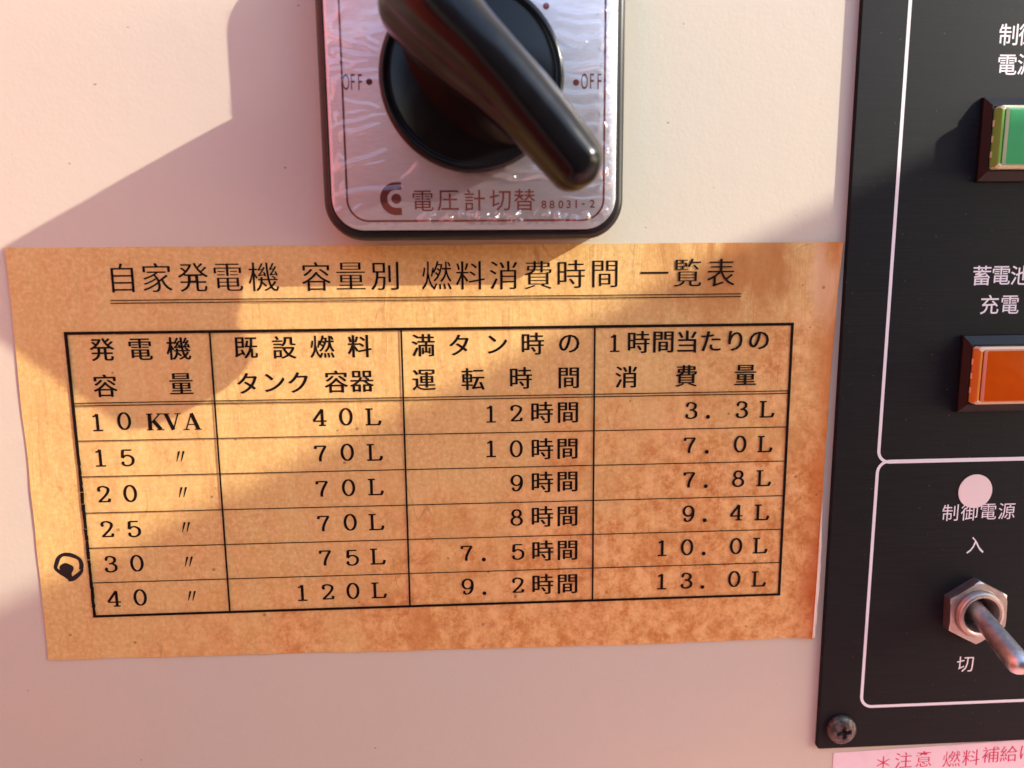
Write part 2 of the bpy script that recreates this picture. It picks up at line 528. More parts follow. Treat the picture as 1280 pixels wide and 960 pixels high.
# printed characters: character, u, v of its middle in wall mm
TITLE='自,-76.41,47.30 家,-68.16,47.32 発,-59.55,47.30 電,-51.09,47.24 機,-42.59,47.28 容,-29.81,47.22 量,-21.34,47.28 別,-12.99,47.20 燃,-0.14,47.24 料,8.21,47.17 消,16.51,47.13 費,25.18,47.11 時,33.55,47.28 間,42.07,47.20 一,54.66,47.39 覧,63.17,47.37 表,71.73,47.29'
BODY='発,-82.90,29.87 電,-73.61,29.82 機,-64.42,29.88 容,-82.96,20.84 量,-64.46,21.05 既,-47.96,29.81 設,-38.56,29.79 燃,-29.17,29.84 料,-19.90,29.83 タ,-48.21,20.87 ン,-41.44,20.88 ク,-35.58,20.88 容,-26.11,20.93 器,-19.68,20.90 満,-4.01,29.83 タ,5.03,29.78 ン,14.73,29.77 時,23.75,29.86 の,33.04,29.73 運,-4.05,20.99 転,8.38,21.01 時,20.67,21.09 間,32.96,20.89 時,50.97,29.89 間,57.32,29.81 当,63.46,29.82 た,69.69,29.88 り,76.06,29.88 の,82.26,29.90 消,47.82,20.90 費,63.50,20.95 量,79.07,20.95 時,26.07,11.99 間,32.78,11.86 時,26.13,2.38 間,32.68,2.24 時,26.11,-6.57 間,32.71,-6.62 時,26.08,-15.98 間,32.73,-16.07 時,26.18,-25.44 間,32.76,-25.53 時,26.16,-34.83 間,32.78,-35.00'
DIGITS='1,44.79,29.67 1,-85.65,11.59 0,-79.03,11.81 K,-71.60,11.48 V,-67.25,11.44 A,-62.46,11.40 4,-30.55,11.81 0,-23.96,11.84 L,-17.27,11.71 1,12.91,11.84 2,19.43,11.88 3,65.13,11.84 .,69.67,10.05 3,78.55,11.82 L,85.09,11.78 1,-85.80,2.45 5,-79.14,2.44 ",-66.00,2.42 2,-85.81,-7.05 0,-79.19,-6.99 ",-66.10,-7.00 2,-85.83,-16.34 5,-79.13,-16.35 ",-66.03,-16.33 3,-85.80,-25.72 0,-79.13,-25.71 ",-66.05,-25.66 4,-85.71,-35.19 0,-79.10,-35.08 ",-65.96,-35.10 7,-30.80,2.47 0,-24.04,2.55 L,-17.28,2.40 7,-30.89,-6.90 0,-24.10,-6.84 L,-17.36,-6.81 7,-30.95,-16.23 0,-24.08,-16.18 L,-17.53,-16.27 7,-30.95,-25.65 5,-24.03,-25.78 L,-17.51,-25.73 1,-37.47,-35.21 2,-30.79,-35.18 0,-24.16,-35.11 L,-17.54,-35.13 1,12.83,2.68 0,19.41,2.53 9,19.45,-6.64 8,19.37,-16.04 7,6.06,-25.47 .,10.56,-27.41 5,19.57,-25.49 9,6.12,-34.87 .,10.57,-36.90 2,19.50,-34.97 7,65.06,2.59 .,69.65,0.65 0,78.51,2.54 L,84.97,2.44 7,65.20,-6.78 .,69.68,-8.71 8,78.40,-6.85 L,85.04,-6.86 9,65.23,-16.17 .,69.70,-18.10 4,78.29,-16.19 L,85.00,-16.32 1,58.34,-25.62 0,65.15,-25.57 .,69.71,-27.44 0,78.53,-25.63 L,84.93,-25.66 1,58.42,-35.10 3,65.18,-35.02 .,69.68,-36.98 0,78.40,-34.99 L,84.95,-35.15'
PLATE='電,-2.30,64.36 圧,3.51,64.42 計,9.65,64.46 切,15.64,64.41 替,21.29,64.49'
CODE='8,25.83,63.42 8,27.73,63.43 0,29.81,63.44 3,31.66,63.47 1,33.43,63.50 -,35.12,63.53 2,37.24,63.57'
OFF='O,-18.90,90.49 F,-17.34,90.49 F,-15.70,90.50 O,35.21,90.87 F,36.94,90.88 F,38.68,90.88'
DOTS='.,-13.67,90.58 .,33.29,90.60 .,26.44,106.94'
PANEL='制,141.02,104.33 御,146.10,104.46 電,141.43,97.32 源,146.54,97.42 蓄,139.70,45.94 電,144.89,45.93 池,149.94,45.93 充,142.48,38.46 電,147.97,38.40 制,136.75,-17.46 御,142.07,-17.47 電,147.45,-17.43 源,152.60,-17.39 入,144.66,-26.87 切,144.87,-61.82'
CAUT='＊,124.15,-92.18 注,130.10,-91.73 意,136.08,-91.58 燃,144.39,-91.98 料,150.18,-91.82 補,156.01,-91.18 給,161.48,-91.18 に,166.98,-90.85'

# ------------------------------------------------------------------ the setting
mb = MB()
mb.poly([(-30000, -30000), (30000, -30000), (30000, 30000), (-30000, 30000)])
me = bpy.data.meshes.new("ground")
me.from_pydata([(-30, -30, 0), (30, -30, 0), (30, 30, 0), (-30, 30, 0)], [], [(0, 1, 2, 3)])
me.materials.append(M_GROUND)
ground = bpy.data.objects.new("ground", me); COL.objects.link(ground)
tag(ground, "reddish paved ground in front of the cabinet", "ground", "structure")

def box(name, m, u0, u1, v0, v1, h0, h1, bev=1.0, **kw):
    mb = MB()
    lo = [(u0, v0), (u1, v0), (u1, v1), (u0, v1)]
    li = [(u0 + bev, v0 + bev), (u1 - bev, v0 + bev), (u1 - bev, v1 - bev), (u0 + bev, v1 - bev)]
    mb.loft([at(lo, h0), at(lo, h1 - bev), at(li, h1)], True, True)
    return mb.build(name, m, smooth=30, **kw)

wall = box("cabinet_wall", M_WALL, -330, 780, -620, 620, -20, 0)
tag(wall, "cream painted steel cabinet wall behind the plates and paper", "cabinet wall", "structure")
d = box("red_reflector", M_RED, -356, -334, -600, 700, 4, 500, 3, origin=(-345, -600, 4))  # unseen red surface, added to bounce warm light onto the wall
tag(d, "red painted screen added out of view for red bounce light", "reflector")
d = box("pink_reflector", M_BOUNCE, 0, 700, -184, -172, 3, 215, 2, origin=(350, -178, 3))  # unseen pink surface, added to brighten the lower wall
tag(d, "pink painted ledge added below the view for pink bounce light", "board")
mb = MB()                                                     # added unseen hood: its sloping top edge shades the lower half
side = [(4, 205), (640, 205), (640, 369.9 + 0.1475 * 640), (4, 369.9 + 0.1475 * 4)]
mb.loft([[(u, v, h) for h, v in side] for u in (750, 766)], True, True)
d = mb.build("sun_shield", M_WALL, None, (758, 205, 4))
tag(d, "cream sheet metal hood added out of view to cast the diagonal shadow", "shield")
d = box("blocker", M_DARK, -260, 780, -1195, 320, 600, 700, 4, origin=(260, -1195, 650))  # unseen dark mass, added so the black parts reflect something dark
tag(d, "dark grey pillar added out of view to darken reflections in the control plate", "blocker", "structure")

# ------------------------------------------------------------------ paper notice
notice = thing("paper_notice", (0, 0, 0), "stained brown paper notice with a printed fuel table, stuck on the cabinet wall", "notice")
mb = MB()
NU, NV = 120, 64
def edge_noise(a, b):
    return noise.noise(Vector((a, b, 3.3)))
grid = []
for j in range(NV + 1):
    q = j / NV
    row = []
    for i in range(NU + 1):
        p = i / NU
        ul = -103.17 - 0.69 * q + 0.25 * edge_noise(q * 9, 1); ur = 102.6 - 2.1 * q + 0.22 * edge_noise(q * 11, 5)
        vt = 54.72 + 0.1 * edge_noise(p * 14, 9); vb_ = -51.6 - 2.2 * min(p * 1.4, 1) + 1.1 * p + 0.25 * edge_noise(p * 17, 13) + 0.12 * edge_noise(p * 60, 3)
        u = ul + (ur - ul) * p; v = vt + (vb_ - vt) * q
        h = 0.20 + 0.12 * sst(p, 0.03, 0.0) * (1 + edge_noise(q * 6, 77))
        h += (0.35 + 1.5 * sst(v, 10, -40) + 0.7 * sst(v, 38, 54)) * sst(u, 94.5, 102.5) ** 1.5        # right edge has come unstuck
        h += 0.25 * sst(v, -47, -53) * (0.5 + 0.5 * edge_noise(u * 0.09, 21)) + 0.3 * sst(v, 51, 55) * max(0, edge_noise(u * 0.07, 31))
        h += 0.10 * sst(u, 40, 70) * (1 + edge_noise(u * 0.045, v * 0.02))
        row.append(mb.vert(u, v, h))
    grid.append(row)
for j in range(NV):
    for i in range(NU):
        mb.f.append([grid[j][i], grid[j + 1][i], grid[j + 1][i + 1], grid[j][i + 1]]); mb.m.append(0)
ring = grid[0] + [r[-1] for r in grid[1:]] + grid[-1][-2::-1] + [r[0] for r in grid[-2:0:-1]]
low = [mb.vert(mb.v[i][0], mb.v[i][1], mb.v[i][2] - 0.16) for i in ring]
for a in range(len(ring)):
    b = (a + 1) % len(ring)
    mb.f.append([ring[a], ring[b], low[b], low[a]]); mb.m.append(0)
mb.build("sheet", M_PAPER, notice, smooth=50)

mb = MB()                                                     # pale layer showing where the edge peels
top_, bot_ = [], []
for i in range(41):
    q = i / 40
    v = -3 - 49.2 * q
    e = 102.6 - 2.1 * (54.7 - v) / 107.3
    wd = 0.9 * sst(q, 0, 0.6) * (1 + 0.25 * edge_noise(q * 12, 40))
    hh = 0.35 + 1.5 * sst(v, 10, -40)
    top_.append((e - 0.25, v, hh + 0.17)); bot_.append((e + 0.15 + wd, v, hh * 0.55))
mb.loft([top_, bot_], closed=False)
mb.build("peeled_edge", M_PEEL, notice, smooth=60)

INK = 0.26
def ink_h(u):
    return INK + 0.10 * sst(u, 40, 70) * 2.0
mb = MB()
for c_, u, v in parse(TITLE):
    put(mb, c_, u, v, 7.75, ink_h(u), -0.0095, ((0, 0), (0.012, 0), (0.024, 0)), rot=0.0)
for v in (41.9, 41.2):
    mb.poly([(-79.6, v - .11), (20, v - .11), (77.25, v - .11), (77.25, v + .11), (20, v + .11), (-79.6, v + .11)], 0.46)
mb.build("heading", M_INK, notice)

mb = MB()
for c_, u, v in parse(BODY):
    put(mb, c_, u, v, 6.15, ink_h(u), -0.003, ((0, 0), (0.014, 0.004), (0.028, -0.004), (0.042, 0)))
for c_, u, v in parse(DIGITS):
    figure(mb, c_, u, v, 4.35, ink_h(u))
mb.build("table_lettering", M_INK, notice)

mb = MB()
CU = [-91.0, -56.38, -9.28, 39.66, 91.0]
RV = [34.0, 16.23, 6.94, -2.31, -11.84, -21.22, -30.63, -39.82]
def bar(u0, v0, u1, v1, wd, h):
    dx, dy = u1 - u0, v1 - v0
    l = sqrt(dx * dx + dy * dy)
    nx, ny = -dy / l * wd / 2, dx / l * wd / 2
    mb.poly([(u0 - nx, v0 - ny), (u1 - nx, v1 - ny), (u1 + nx, v1 + ny), (u0 + nx, v0 + ny)], h)
for s0, s1 in ((-91.4, 40), (40, 91.38)):
    hh = 0.47 if s0 > 0 else 0.40
    bar(s0, 34.0, s1, 34.0, 0.72, 0.47); bar(s0, RV[-1], s1, RV[-1], 0.66, 0.47)
bar(91.0, 34.0, 91.0, RV[-1], 0.72, 0.474)
for u in CU[1:-1]:
    bar(u, 34.0, u, RV[-1], 0.46, 0.478)
for v in (RV[0],):
    pass
for v in RV[1:-1]:
    for vv in ((v - .34, v + .34) if v == RV[1] else (v,)):
        bar(-91.0, vv, 40, vv, 0.23, 0.466); bar(40, vv, 91.0, vv, 0.23, 0.466)
# left rule: flaked ink with ragged edges and small breaks
rr = random.Random(3)
v = 34.3
while v > RV[-1] - .3:
    solid = v > 5
    ln = 3.0 if solid else rr.uniform(0.35, 2.6)
    v2 = max(RV[-1] - .33, v - ln)
    j = 0.0 if solid else 0.11
    a0, a1, b0, b1 = [rr.uniform(-j, j) for _ in range(4)]
    mb.poly([(-91.4 + a0, v), (-90.58 + b0, v), (-90.58 + b1, v2), (-91.4 + a1, v2)], 0.482)
    v = v2 - (0.0 if solid else (rr.uniform(0.02, 0.16) if rr.random() < 0.3 else -0.01))
mb.build("table_ruling", M_INK, notice)

mb = MB()
path = SM([(-93.3, -27.0), (-93.05, -25.6), (-93.43, -24.2), (-94.48, -23.4), (-95.93, -22.85), (-97.42, -22.85), (-98.53, -23.6), (-99.12, -24.8), (-99.6, -26.4), (-98.6, -27.5), (-97.5, -28.3), (-96.6, -29.2)], 6)
ribbon(mb, path, lambda i, tx, ty: 0.98 + 0.10 * sin(i * 0.35), 0.27)
ribbon(mb, SM([(-96.8, -29.6), (-95.6, -29.4), (-94.3, -28.5), (-93.2, -27.4), (-93.1, -26.6)], 6), lambda i, tx, ty: 0.95 + 0.25 * sin(i * 0.2), 0.274)
bl = []
for i in range(28):
    a = 2 * pi * i / 28
    r = 1.72 * (1 + 0.05 * sin(3 * a + 1) + 0.04 * sin(5 * a))
    bl.append((-96.92 + r * cos(a), -26.75 + r * sin(a) * 0.97))
mb.poly(bl, 0.278)
mb.poly([(-97.9, -28.0), (-95.8, -28.0), (-95.6, -29.3), (-96.7, -29.5)], 0.282)
mb.build("handwritten_mark", M_PEN, notice)

# ------------------------------------------------------------------ selector switch
SWU, SWV = 9.75, 90.7
switch = thing("selector_switch", (SWU, SWV, 0), "black handled rotary selector switch on a square aluminium plate above the paper notice", "rotary switch")
SO = (SWU, SWV, 0)
mb = MB()
L = []
for hw, r, h in ((34.9, 8.8, 0.0), (35.15, 9.0, 6.9), (35.05, 8.9, 7.9), (34.7, 8.6, 8.7), (34.1, 8.1, 9.15), (33.45, 7.6, 9.25), (33.2, 7.4, 9.0), (33.15, 7.4, 8.4)):
    L.append(at(rrect(SWU, SWV, hw, hw, r, 12), h))
mb.loft(L, True, True)
mb.build("bezel", M_BEZEL, switch, SO, smooth=40)

mb = MB()
L = [at(rrect(SWU, SWV, hw, hw, r, 12), h) for hw, r, h in ((33.0, 7.3, 8.45), (33.0, 7.3, 9.62), (32.92, 7.2, 9.80), (32.7, 7.0, 9.90))]
mb.loft(L, False, True)
plate = mb.build("face_plate", M_ALU, switch, SO, smooth=25)

mb = MB()
o_, i_ = rrect(10.1, 90.6, 30.05, 31.0, 5.2, 12), rrect(10.1, 90.6, 29.6, 30.55, 4.75, 12)
mb.loft([at(o_, 9.925), at(i_, 9.925)])
mb.build("border_line", M_BROWN, plate, SO)
mb = MB()
for c_, u, v in parse(PLATE):
    put(mb, c_, u, v, 5.35, 9.93, 0.003)
mb.build("name_lettering", M_BROWN, plate, SO)
mb = MB()
for c_, u, v in parse(CODE):
    put(mb, c_, u, v, 2.55, 9.93, 0.012, sx=1.0)
mb.build("number_lettering", M_BROWN, plate, SO)
offs = list(parse(OFF))
for grp in (offs[:3], offs[3:]):
    mb = MB()
    for c_, u, v in grp:
        put(mb, c_, u, v, 5.0, 9.93, 0.0, sx=0.42 if c_ == 'O' else 0.48)
    mb.build("position_lettering", M_BROWN, plate, SO)
for c_, u, v in parse(DOTS):
    mb = MB()
    mb.poly(circ(u, v, 0.72, 24), 9.93)
    mb.build("position_dot", M_BROWN, plate, SO)
mb = MB()                                                    # maker's emblem: a C with square-cut arms round a dot
eu, ev = -8.45, 64.86
outer = [(eu + 1.2, ev + 3.72)] + [(eu + 3.72 * cos(radians(a)), ev + 3.72 * sin(radians(a))) for a in range(84, 277, 6)] + [(eu + 1.2, ev - 3.72)]
inner = [(eu + 1.2, ev + 2.05)] + [(eu + 2.05 * cos(radians(a)), ev + 2.05 * sin(radians(a))) for a in range(84, 277, 6)] + [(eu + 1.2, ev - 2.05)]
mb.loft([at(outer, 9.93), at(inner, 9.93)], closed=False)
mb.poly(circ(eu, ev, 1.16, 28), 9.93)
mb.build("emblem", M_BROWN, plate, SO)

# wrinkled protective film still on the plate
import numpy as np
rg = np.random.default_rng(5)
u0, u1, v0, v1, stp = -22.6, 42.2, 58.6, 122.0, 0.3
uu = np.arange(u0, u1, stp); vv = np.arange(v0, v1, stp)
U, V = np.meshgrid(uu, vv)
Hh = np.full(U.shape, 10.02)
ridges = [(31, 93.8, 40.5, 94.1, .34, .38), (30, 84.9, 41, 84.8, .34, .34), (30, 83.2, 38.5, 83.7, .16, .34), (29.3, 100.7, 35.2, 98.9, .34, .36), (35.2, 98.9, 40, 101.2, .30, .32),
          (30, 97.6, 35.2, 98.9, .26, .34), (29, 96.2, 39.5, 99.8, .20, .36), (31, 92.2, 35, 90.9, .16, .3), (-23, 70.7, -10.9, 75.3, .30, .36), (-23.6, 65.4, -7.5, 67.3, .32, .36),
          (-22.2, 100.3, -17, 98.6, .34, .36), (-17, 98.6, -11.5, 97.2, .36, .40), (-15, 100.4, -11.6, 98.2, .26, .36), (-21, 96.8, -12.2, 95.6, .20, .5),
          (11.9, 71.9, 18.6, 69.6, .62, .42), (18.6, 69.6, 27, 70.2, .50, .38), (17, 72.4, 20.4, 71.3, .40, .40), (20.4, 71.3, 25.6, 71.0, .34, .36), (-6.5, 69.5, -2, 73, .26, .36),
          (1.8, 73.2, 6.4, 70.2, .22, .34)]
for _ in range(16):
    v_ = rg.uniform(61, 108); a = rg.uniform(-23, -19); b = rg.uniform(-16, -9.5)
    ridges.append((a, v_, b, v_ + rg.uniform(-0.8, 2.2), rg.uniform(.07, .18), rg.uniform(.3, .55)))
for _ in range(16):
    v_ = rg.uniform(64, 112); a = rg.uniform(29, 32); b = rg.uniform(36, 41)
    ridges.append((a, v_, b, v_ + rg.uniform(-0.6, 0.9), rg.uniform(.05, .13), rg.uniform(.3, .5)))
for _ in range(46):
    a = rg.uniform(-4, 38) if rg.random() < .75 else rg.uniform(12, 38); v_ = rg.uniform(59.3, 61.2); an = rg.uniform(0, pi)
    l = rg.uniform(.4, 2.2)
    ridges.append((a, v_, a + l * cos(an), v_ + 0.5 * l * sin(an), rg.uniform(.15, .40), rg.uniform(.25, .4)))
for _ in range(90):
    a = rg.uniform(39.6, 42.0); v_ = rg.uniform(60, 121); an = rg.uniform(0, pi); l = rg.uniform(.3, 1.8)
    ridges.append((a, v_, a + .6 * l * cos(an), v_ + l * sin(an), rg.uniform(.10, .28), rg.uniform(.25, .4)))
for _ in range(22):
    a = rg.uniform(-22.6, -20); v_ = rg.uniform(60, 110); an = rg.uniform(0.8, 2.3); l = rg.uniform(.5, 3)
    ridges.append((a, v_, a + .5 * l * cos(an), v_ + l * sin(an), rg.uniform(.08, .22), rg.uniform(.25, .4)))
for _ in range(60):
    a = rg.uniform(-22, 41); v_ = rg.uniform(60, 121); an = rg.uniform(-.5, .6); l = rg.uniform(1, 8)
    ridges.append((a, v_, a + l * cos(an), v_ + l * sin(an), 0.02 + 0.16 * rg.random() ** 3, rg.uniform(.3, .6)))
for a, b, c_, d_, hh, sg in ridges:
    dx, dy = c_ - a, d_ - b
    t_ = np.clip(((U - a) * dx + (V - b) * dy) / (dx * dx + dy * dy + 1e-9), 0, 1)
    bend = 0.25 * np.sin(t_ * 7 + a) * min(1.0, 0.15 * sqrt(dx * dx + dy * dy))
    d2 = (U - a - t_ * dx) ** 2 + (V - b - t_ * dy + bend) ** 2
    Hh += 2.0 * hh * np.exp(-d2 / (2 * sg * sg)) * (0.45 + 0.55 * np.sin(pi * np.clip(t_, 0.06, 0.94)))
for f_, am in ((0.35, .018), (0.9, .006)):
    Hh += am * (np.sin(f_ * (U * .6 + 2.1 * V) + 1.3 * np.sin(.21 * U)) + np.sin(f_ * (1.7 * V - .5 * U) + 1.1 * np.sin(.3 * V + .2 * U)))
mb = MB()
nv_, nu_ = U.shape
mb.v = [(float(a), float(b), float(c_)) for a, b, c_ in zip(U.ravel(), V.ravel(), Hh.ravel())]
jag = 59.2 + 0.9 * np.abs(np.sin(uu * 0.9 + 1.7 * np.sin(uu * .53))) * (uu < 39)
for j in range(nv_ - 1):
    for i in range(nu_ - 1):
        if V[j, i] < jag[i] - 0.6:
            continue
        mb.f.append([j * nu_ + i, j * nu_ + i + 1, (j + 1) * nu_ + i + 1, (j + 1) * nu_ + i]); mb.m.append(0)
o = mb.build("protective_film", M_FILM, switch, SO)
for p in o.data.polygons:
    p.use_smooth = True

# knob: round skirt, flared foot and long finger grip
KU, KV = 9.49, 90.75
mb = MB()
prof = [(20.3, 10.7), (20.55, 12.0), (20.55, 14.2), (20.3, 14.9), (19.8, 15.25), (19.2, 15.3), (18.7, 15.05), (18.3, 14.95), (17.6, 15.1), (14.0, 15.7), (8.0, 16.3), (0.6, 16.6)]
mb.loft([at(circ(KU, KV, r, 96), h) for r, h in prof], True, True)
mb.build("knob_skirt", M_BAKE, switch, SO, smooth=50)

D = (0.6863, -0.7273); Nn = (0.7273, 0.6863)
def KP(s, t, h):
    return (KU + s * D[0] + t * Nn[0], KV + s * D[1] + t * Nn[1], h)
def interp(tab, x):
    for (x0, y0), (x1, y1) in zip(tab, tab[1:]):
        if x <= x1:
            f = (x - x0) / (x1 - x0)
            return y0 + (y1 - y0) * f
    return tab[-1][1]
Wt = [(-25, 7.3), (-14, 8.0), (-8, 8.2), (0, 7.5), (8, 6.7), (16, 6.1), (24, 5.7), (35, 5.2)]
Ct = [(-25, -0.3), (-5, 0.0), (8, 0.35), (20, 0.0), (35, -0.75)]
Ht = [(-25, 41.5), (-10, 44.6), (4, 44.6), (18, 43.6), (35, 42.6)]
Bt = [(-25, 15.2), (0, 15.2), (8, 22), (14, 26.5), (22, 29.5), (35, 30.8)]
def sg(x, p):
    return math.copysign(abs(x) ** p, x)
SA, SB = -22.0, 34.6
NS, NT = 72, 96
loops = []
for i in range(NS + 1):
    x = i / NS
    s = SA + (SB - SA) * (0.5 - 0.5 * cos(pi * x))
    ea = min(1.0, (s - SA) / 6.0); eb = min(1.0, (SB - s) / 4.6)
    ka = sqrt(max(0.0, 1 - (1 - ea) ** 2)); kb = sqrt(max(0.0, 1 - (1 - eb) ** 2))
    kk = max(0.03, ka * kb)
    W_, C_, T_, B_ = interp(Wt, s), interp(Ct, s), interp(Ht, s), interp(Bt, s)
    M_ = (T_ + B_) / 2 + 0.8 - 2.2 * (1 - ka); HH = (T_ - B_) / 2 * (0.25 + 0.75 * kb) * (0.84 + 0.16 * ka)
    lp = []
    for j in range(NT):
        a = 2 * pi * j / NT
        y = sg(sin(a), 0.80)
        gr = 1 - 0.20 * math.exp(-((y - 0.30) / 0.13) ** 2) * sst(s, 16, 2) - 0.10 * sst(y, 0.15, 0.45)
        lp.append(KP(s, C_ + W_ * kk * sg(cos(a), 0.80) * gr * (1.06 - 0.06 * y), M_ + HH * y))
    loops.append(lp)
mb = MB()
mb.loft(loops, True, True)
loops = []
for q in range(9):
    x = q / 8
    h = 14.6 + 15.5 * x
    f = (1 - x) ** 1.6
    sp_, sm_ = 11.5 + 7.6 * f, 12.0 + 6.8 * f
    wd = 6.6 + 4.4 * f
    lp = []
    for j in range(72):
        a = 2 * pi * j / 72
        ca_, sa_ = cos(a), sin(a)
        s = (sp_ if ca_ > 0 else sm_) * sg(ca_, 0.95 if ca_ > 0 else 0.85)
        lp.append(KP(s, 0.4 * (1 - x) * 0 + wd * sg(sa_, 1.05), h))
    loops.append(lp)
mb.loft(loops, True, True)
mb.build("knob_handle", M_BAKE, switch, SO, smooth=60)

# ------------------------------------------------------------------ black control plate
PT = 1.5
panel = thing("control_panel", (150, 42, 0), "black brushed control plate with white lettering, two square lamps and a toggle switch", "control panel")
PO = (150, 42, 0)
mb = MB()
L = [at(rrect(149.9, 42, hw, hv, r, 4), h) for hw, hv, r, h in ((46.05, 128.1, .8, 0.02), (46.05, 128.1, .8, 1.35), (45.9, 127.95, .7, PT))]
mb.loft(L, True, True)
mb.build("plate", M_BLACK, panel, PO, smooth=25)

mb = MB()
for n_, (a, b, c_, d_) in enumerate(((115.65, -2.95, 190, 160), (115.65, -73.6, 190, -2.75))):
    cu_, cv_, hu_, hv_ = (a + c_) / 2, (b + d_) / 2, (c_ - a) / 2, (d_ - b) / 2
    if n_ == 1: cv_ += 0.0
    h = PT + 0.03 + 0.004 * n_
    mb.loft([at(rrect(cu_, cv_, hu_ + .43, hv_ + .43, 3.6, 10), h), at(rrect(cu_, cv_, hu_ - .43, hv_ - .43, 2.6, 10), h)])
mb.build("frame_line", M_WHITE, panel, PO)
leg = list(parse(PANEL))
for grp, size, off in ((leg[:4], 5.35, 0.006), (leg[4:9], 5.35, 0.006), (leg[9:13], 5.05, 0.0), (leg[13:14], 5.3, 0.0), (leg[14:], 5.3, 0.0)):
    mb = MB()
    for c_, u, v in grp:
        put(mb, c_, u, v, size, PT + 0.03, off)
    mb.build("legend", M_WHITE, panel, PO)

def lamp(vc, lens_m, rim_m, side_m, deep_m, edge_m, label):
    ul, ur, hv = 135.55, 161.5, 10.2
    uc = (ul + ur) / 2; hu = (ur - ul) / 2
    o3 = (uc, vc, PT)
    mb = MB()
    def rc(du, dv, h):
        return at([(uc - hu + du, vc - hv + dv), (uc + hu - du, vc - hv + dv), (uc + hu - du, vc + hv - dv), (uc - hu + du, vc + hv - dv)], h)
    mb.loft([rc(0, 0, PT), rc(0.1, 0.2, PT + 0.9), rc(1.2, 2.3, PT + 2.7), rc(1.5, 2.6, PT + 2.7), rc(1.6, 2.7, PT - 0.2 + 0.4)], True, True)
    b = mb.build("pilot_lamp", M_LAMPB, panel, o3, smooth=20)
    tag(b, label)
    hu2, hv2 = hu - 1.75, hv - 2.75
    mb = MB()                                                 # dark well between frame and cap: its shade is given as black colour
    mb.loft([at([(uc - hu2 - .3, vc - hv2 - .3), (uc + hu2 + .3, vc - hv2 - .3), (uc + hu2 + .3, vc + hv2 + .3), (uc - hu2 - .3, vc + hv2 + .3)], h) for h in (PT + .35, PT + .45)], True, True)
    mb.build("shade_well", M_HOLE, b, o3)
    mb = MB()
    def bx_(du, dv, h):
        x, y = hu2 - du, hv2 - dv
        return at([(uc - x, vc - y + .5), (uc - x + .6, vc - y), (uc + x - .6, vc - y), (uc + x, vc - y + .5), (uc + x, vc + y - .5), (uc + x - .6, vc + y), (uc - x + .6, vc + y), (uc - x, vc + y - .5)], h)
    mb.loft([bx_(0, 0, PT + .4), bx_(0, 0, PT + 4.5), bx_(.25, .55, PT + 5.15), bx_(.8, .7, PT + 5.15), bx_(1.0, .75, PT + 4.75)], True, True)
    for fi, f in enumerate(mb.f):                             # long edges are clear and pale, the ends are tinted
        a_, b_2 = mb.v[f[0]], mb.v[f[1]]
        if len(f) == 4 and abs(a_[1] - b_2[1]) > abs(a_[0] - b_2[0]):
            mb.m[fi] = 1
        if len(f) > 4:
            mb.m[fi] = 2
    cap = mb.build("cap", (rim_m, side_m, deep_m), b, o3, smooth=25)
    for kx in range(3):                                       # pale lugs on the end of the cap
        mb = MB()
        vv_ = vc - 3.9 + 3.7 * kx
        mb.loft([at([(uc - hu2 - .2, vv_ - .75), (uc - hu2 + .1, vv_ - .75), (uc - hu2 + .1, vv_ + .75), (uc - hu2 - .2, vv_ + .75)], h) for h in (PT + 1.0, PT + 3.0)], True, True)
        mb.build("lug", rim_m, b, o3)
    mb = MB()
    L = [at(rrect(uc, vc, hu2 - 1.35 - i, hv2 - .72 - i * .5, .4, 4), h) for i, h in ((0, PT + 4.7), (0, PT + 5.05), (.5, PT + 5.5), (.95, PT + 5.55), (1.0, PT + 5.56))]
    mb.loft(L, True, True)
    for fi, f in enumerate(mb.f):
        a_, b_2 = mb.v[f[0]], mb.v[f[1]]
        if len(f) == 4 and a_[2] < PT + 5.5:
            mb.m[fi] = 1
    mb.build("lens", (lens_m, edge_m), b, o3, smooth=25)
lamp(79.35, M_GREEN, M_RIMG, M_SIDEG, M_DEEPG, M_EDGEG, "green square pilot lamp")
lamp(20.5, M_ORANGE, M_RIMO, M_SIDEO, M_DEEPO, M_EDGEO, "orange square pilot lamp")

# toggle switch
TU, TV = 145.2, -45.3
to = (TU, TV, PT)
mb = MB()
for pr in (((6.35, PT), (6.35, 4.6), (6.15, 5.0), (6.35, 5.2), (6.35, 5.6), (6.1, 5.9), (5.5, 6.0), (5.0, 5.7), (4.3, 3.4), (4.1, 1.9)),):
    mb.loft([at(circ(TU, TV, r, 56), h) for r, h in pr], True, False)
ts = mb.build("toggle_switch", M_NICKEL, panel, to, smooth=35)
tag(ts, "silver bat toggle switch in a hexagon nut")
mb = MB()
mb.poly(circ(TU, TV, 4.15, 40), 2.0)
mb.build("socket", M_HOLE, ts, to)
mb = MB()
def hexa(R, f=0.0):
    pts = []
    for i in range(6):
        a = radians(92 + 60 * i)
        b = radians(92 + 60 * (i + 1))
        for q in range(6):
            x = (1 - q / 6) * cos(a) + q / 6 * cos(b); y = (1 - q / 6) * sin(a) + q / 6 * sin(b)
            l = sqrt(x * x + y * y)
            rr_ = R if not f else min(R, f / l)                # f cuts the corners round
            pts.append((TU + x * rr_, TV + y * rr_))
    return pts
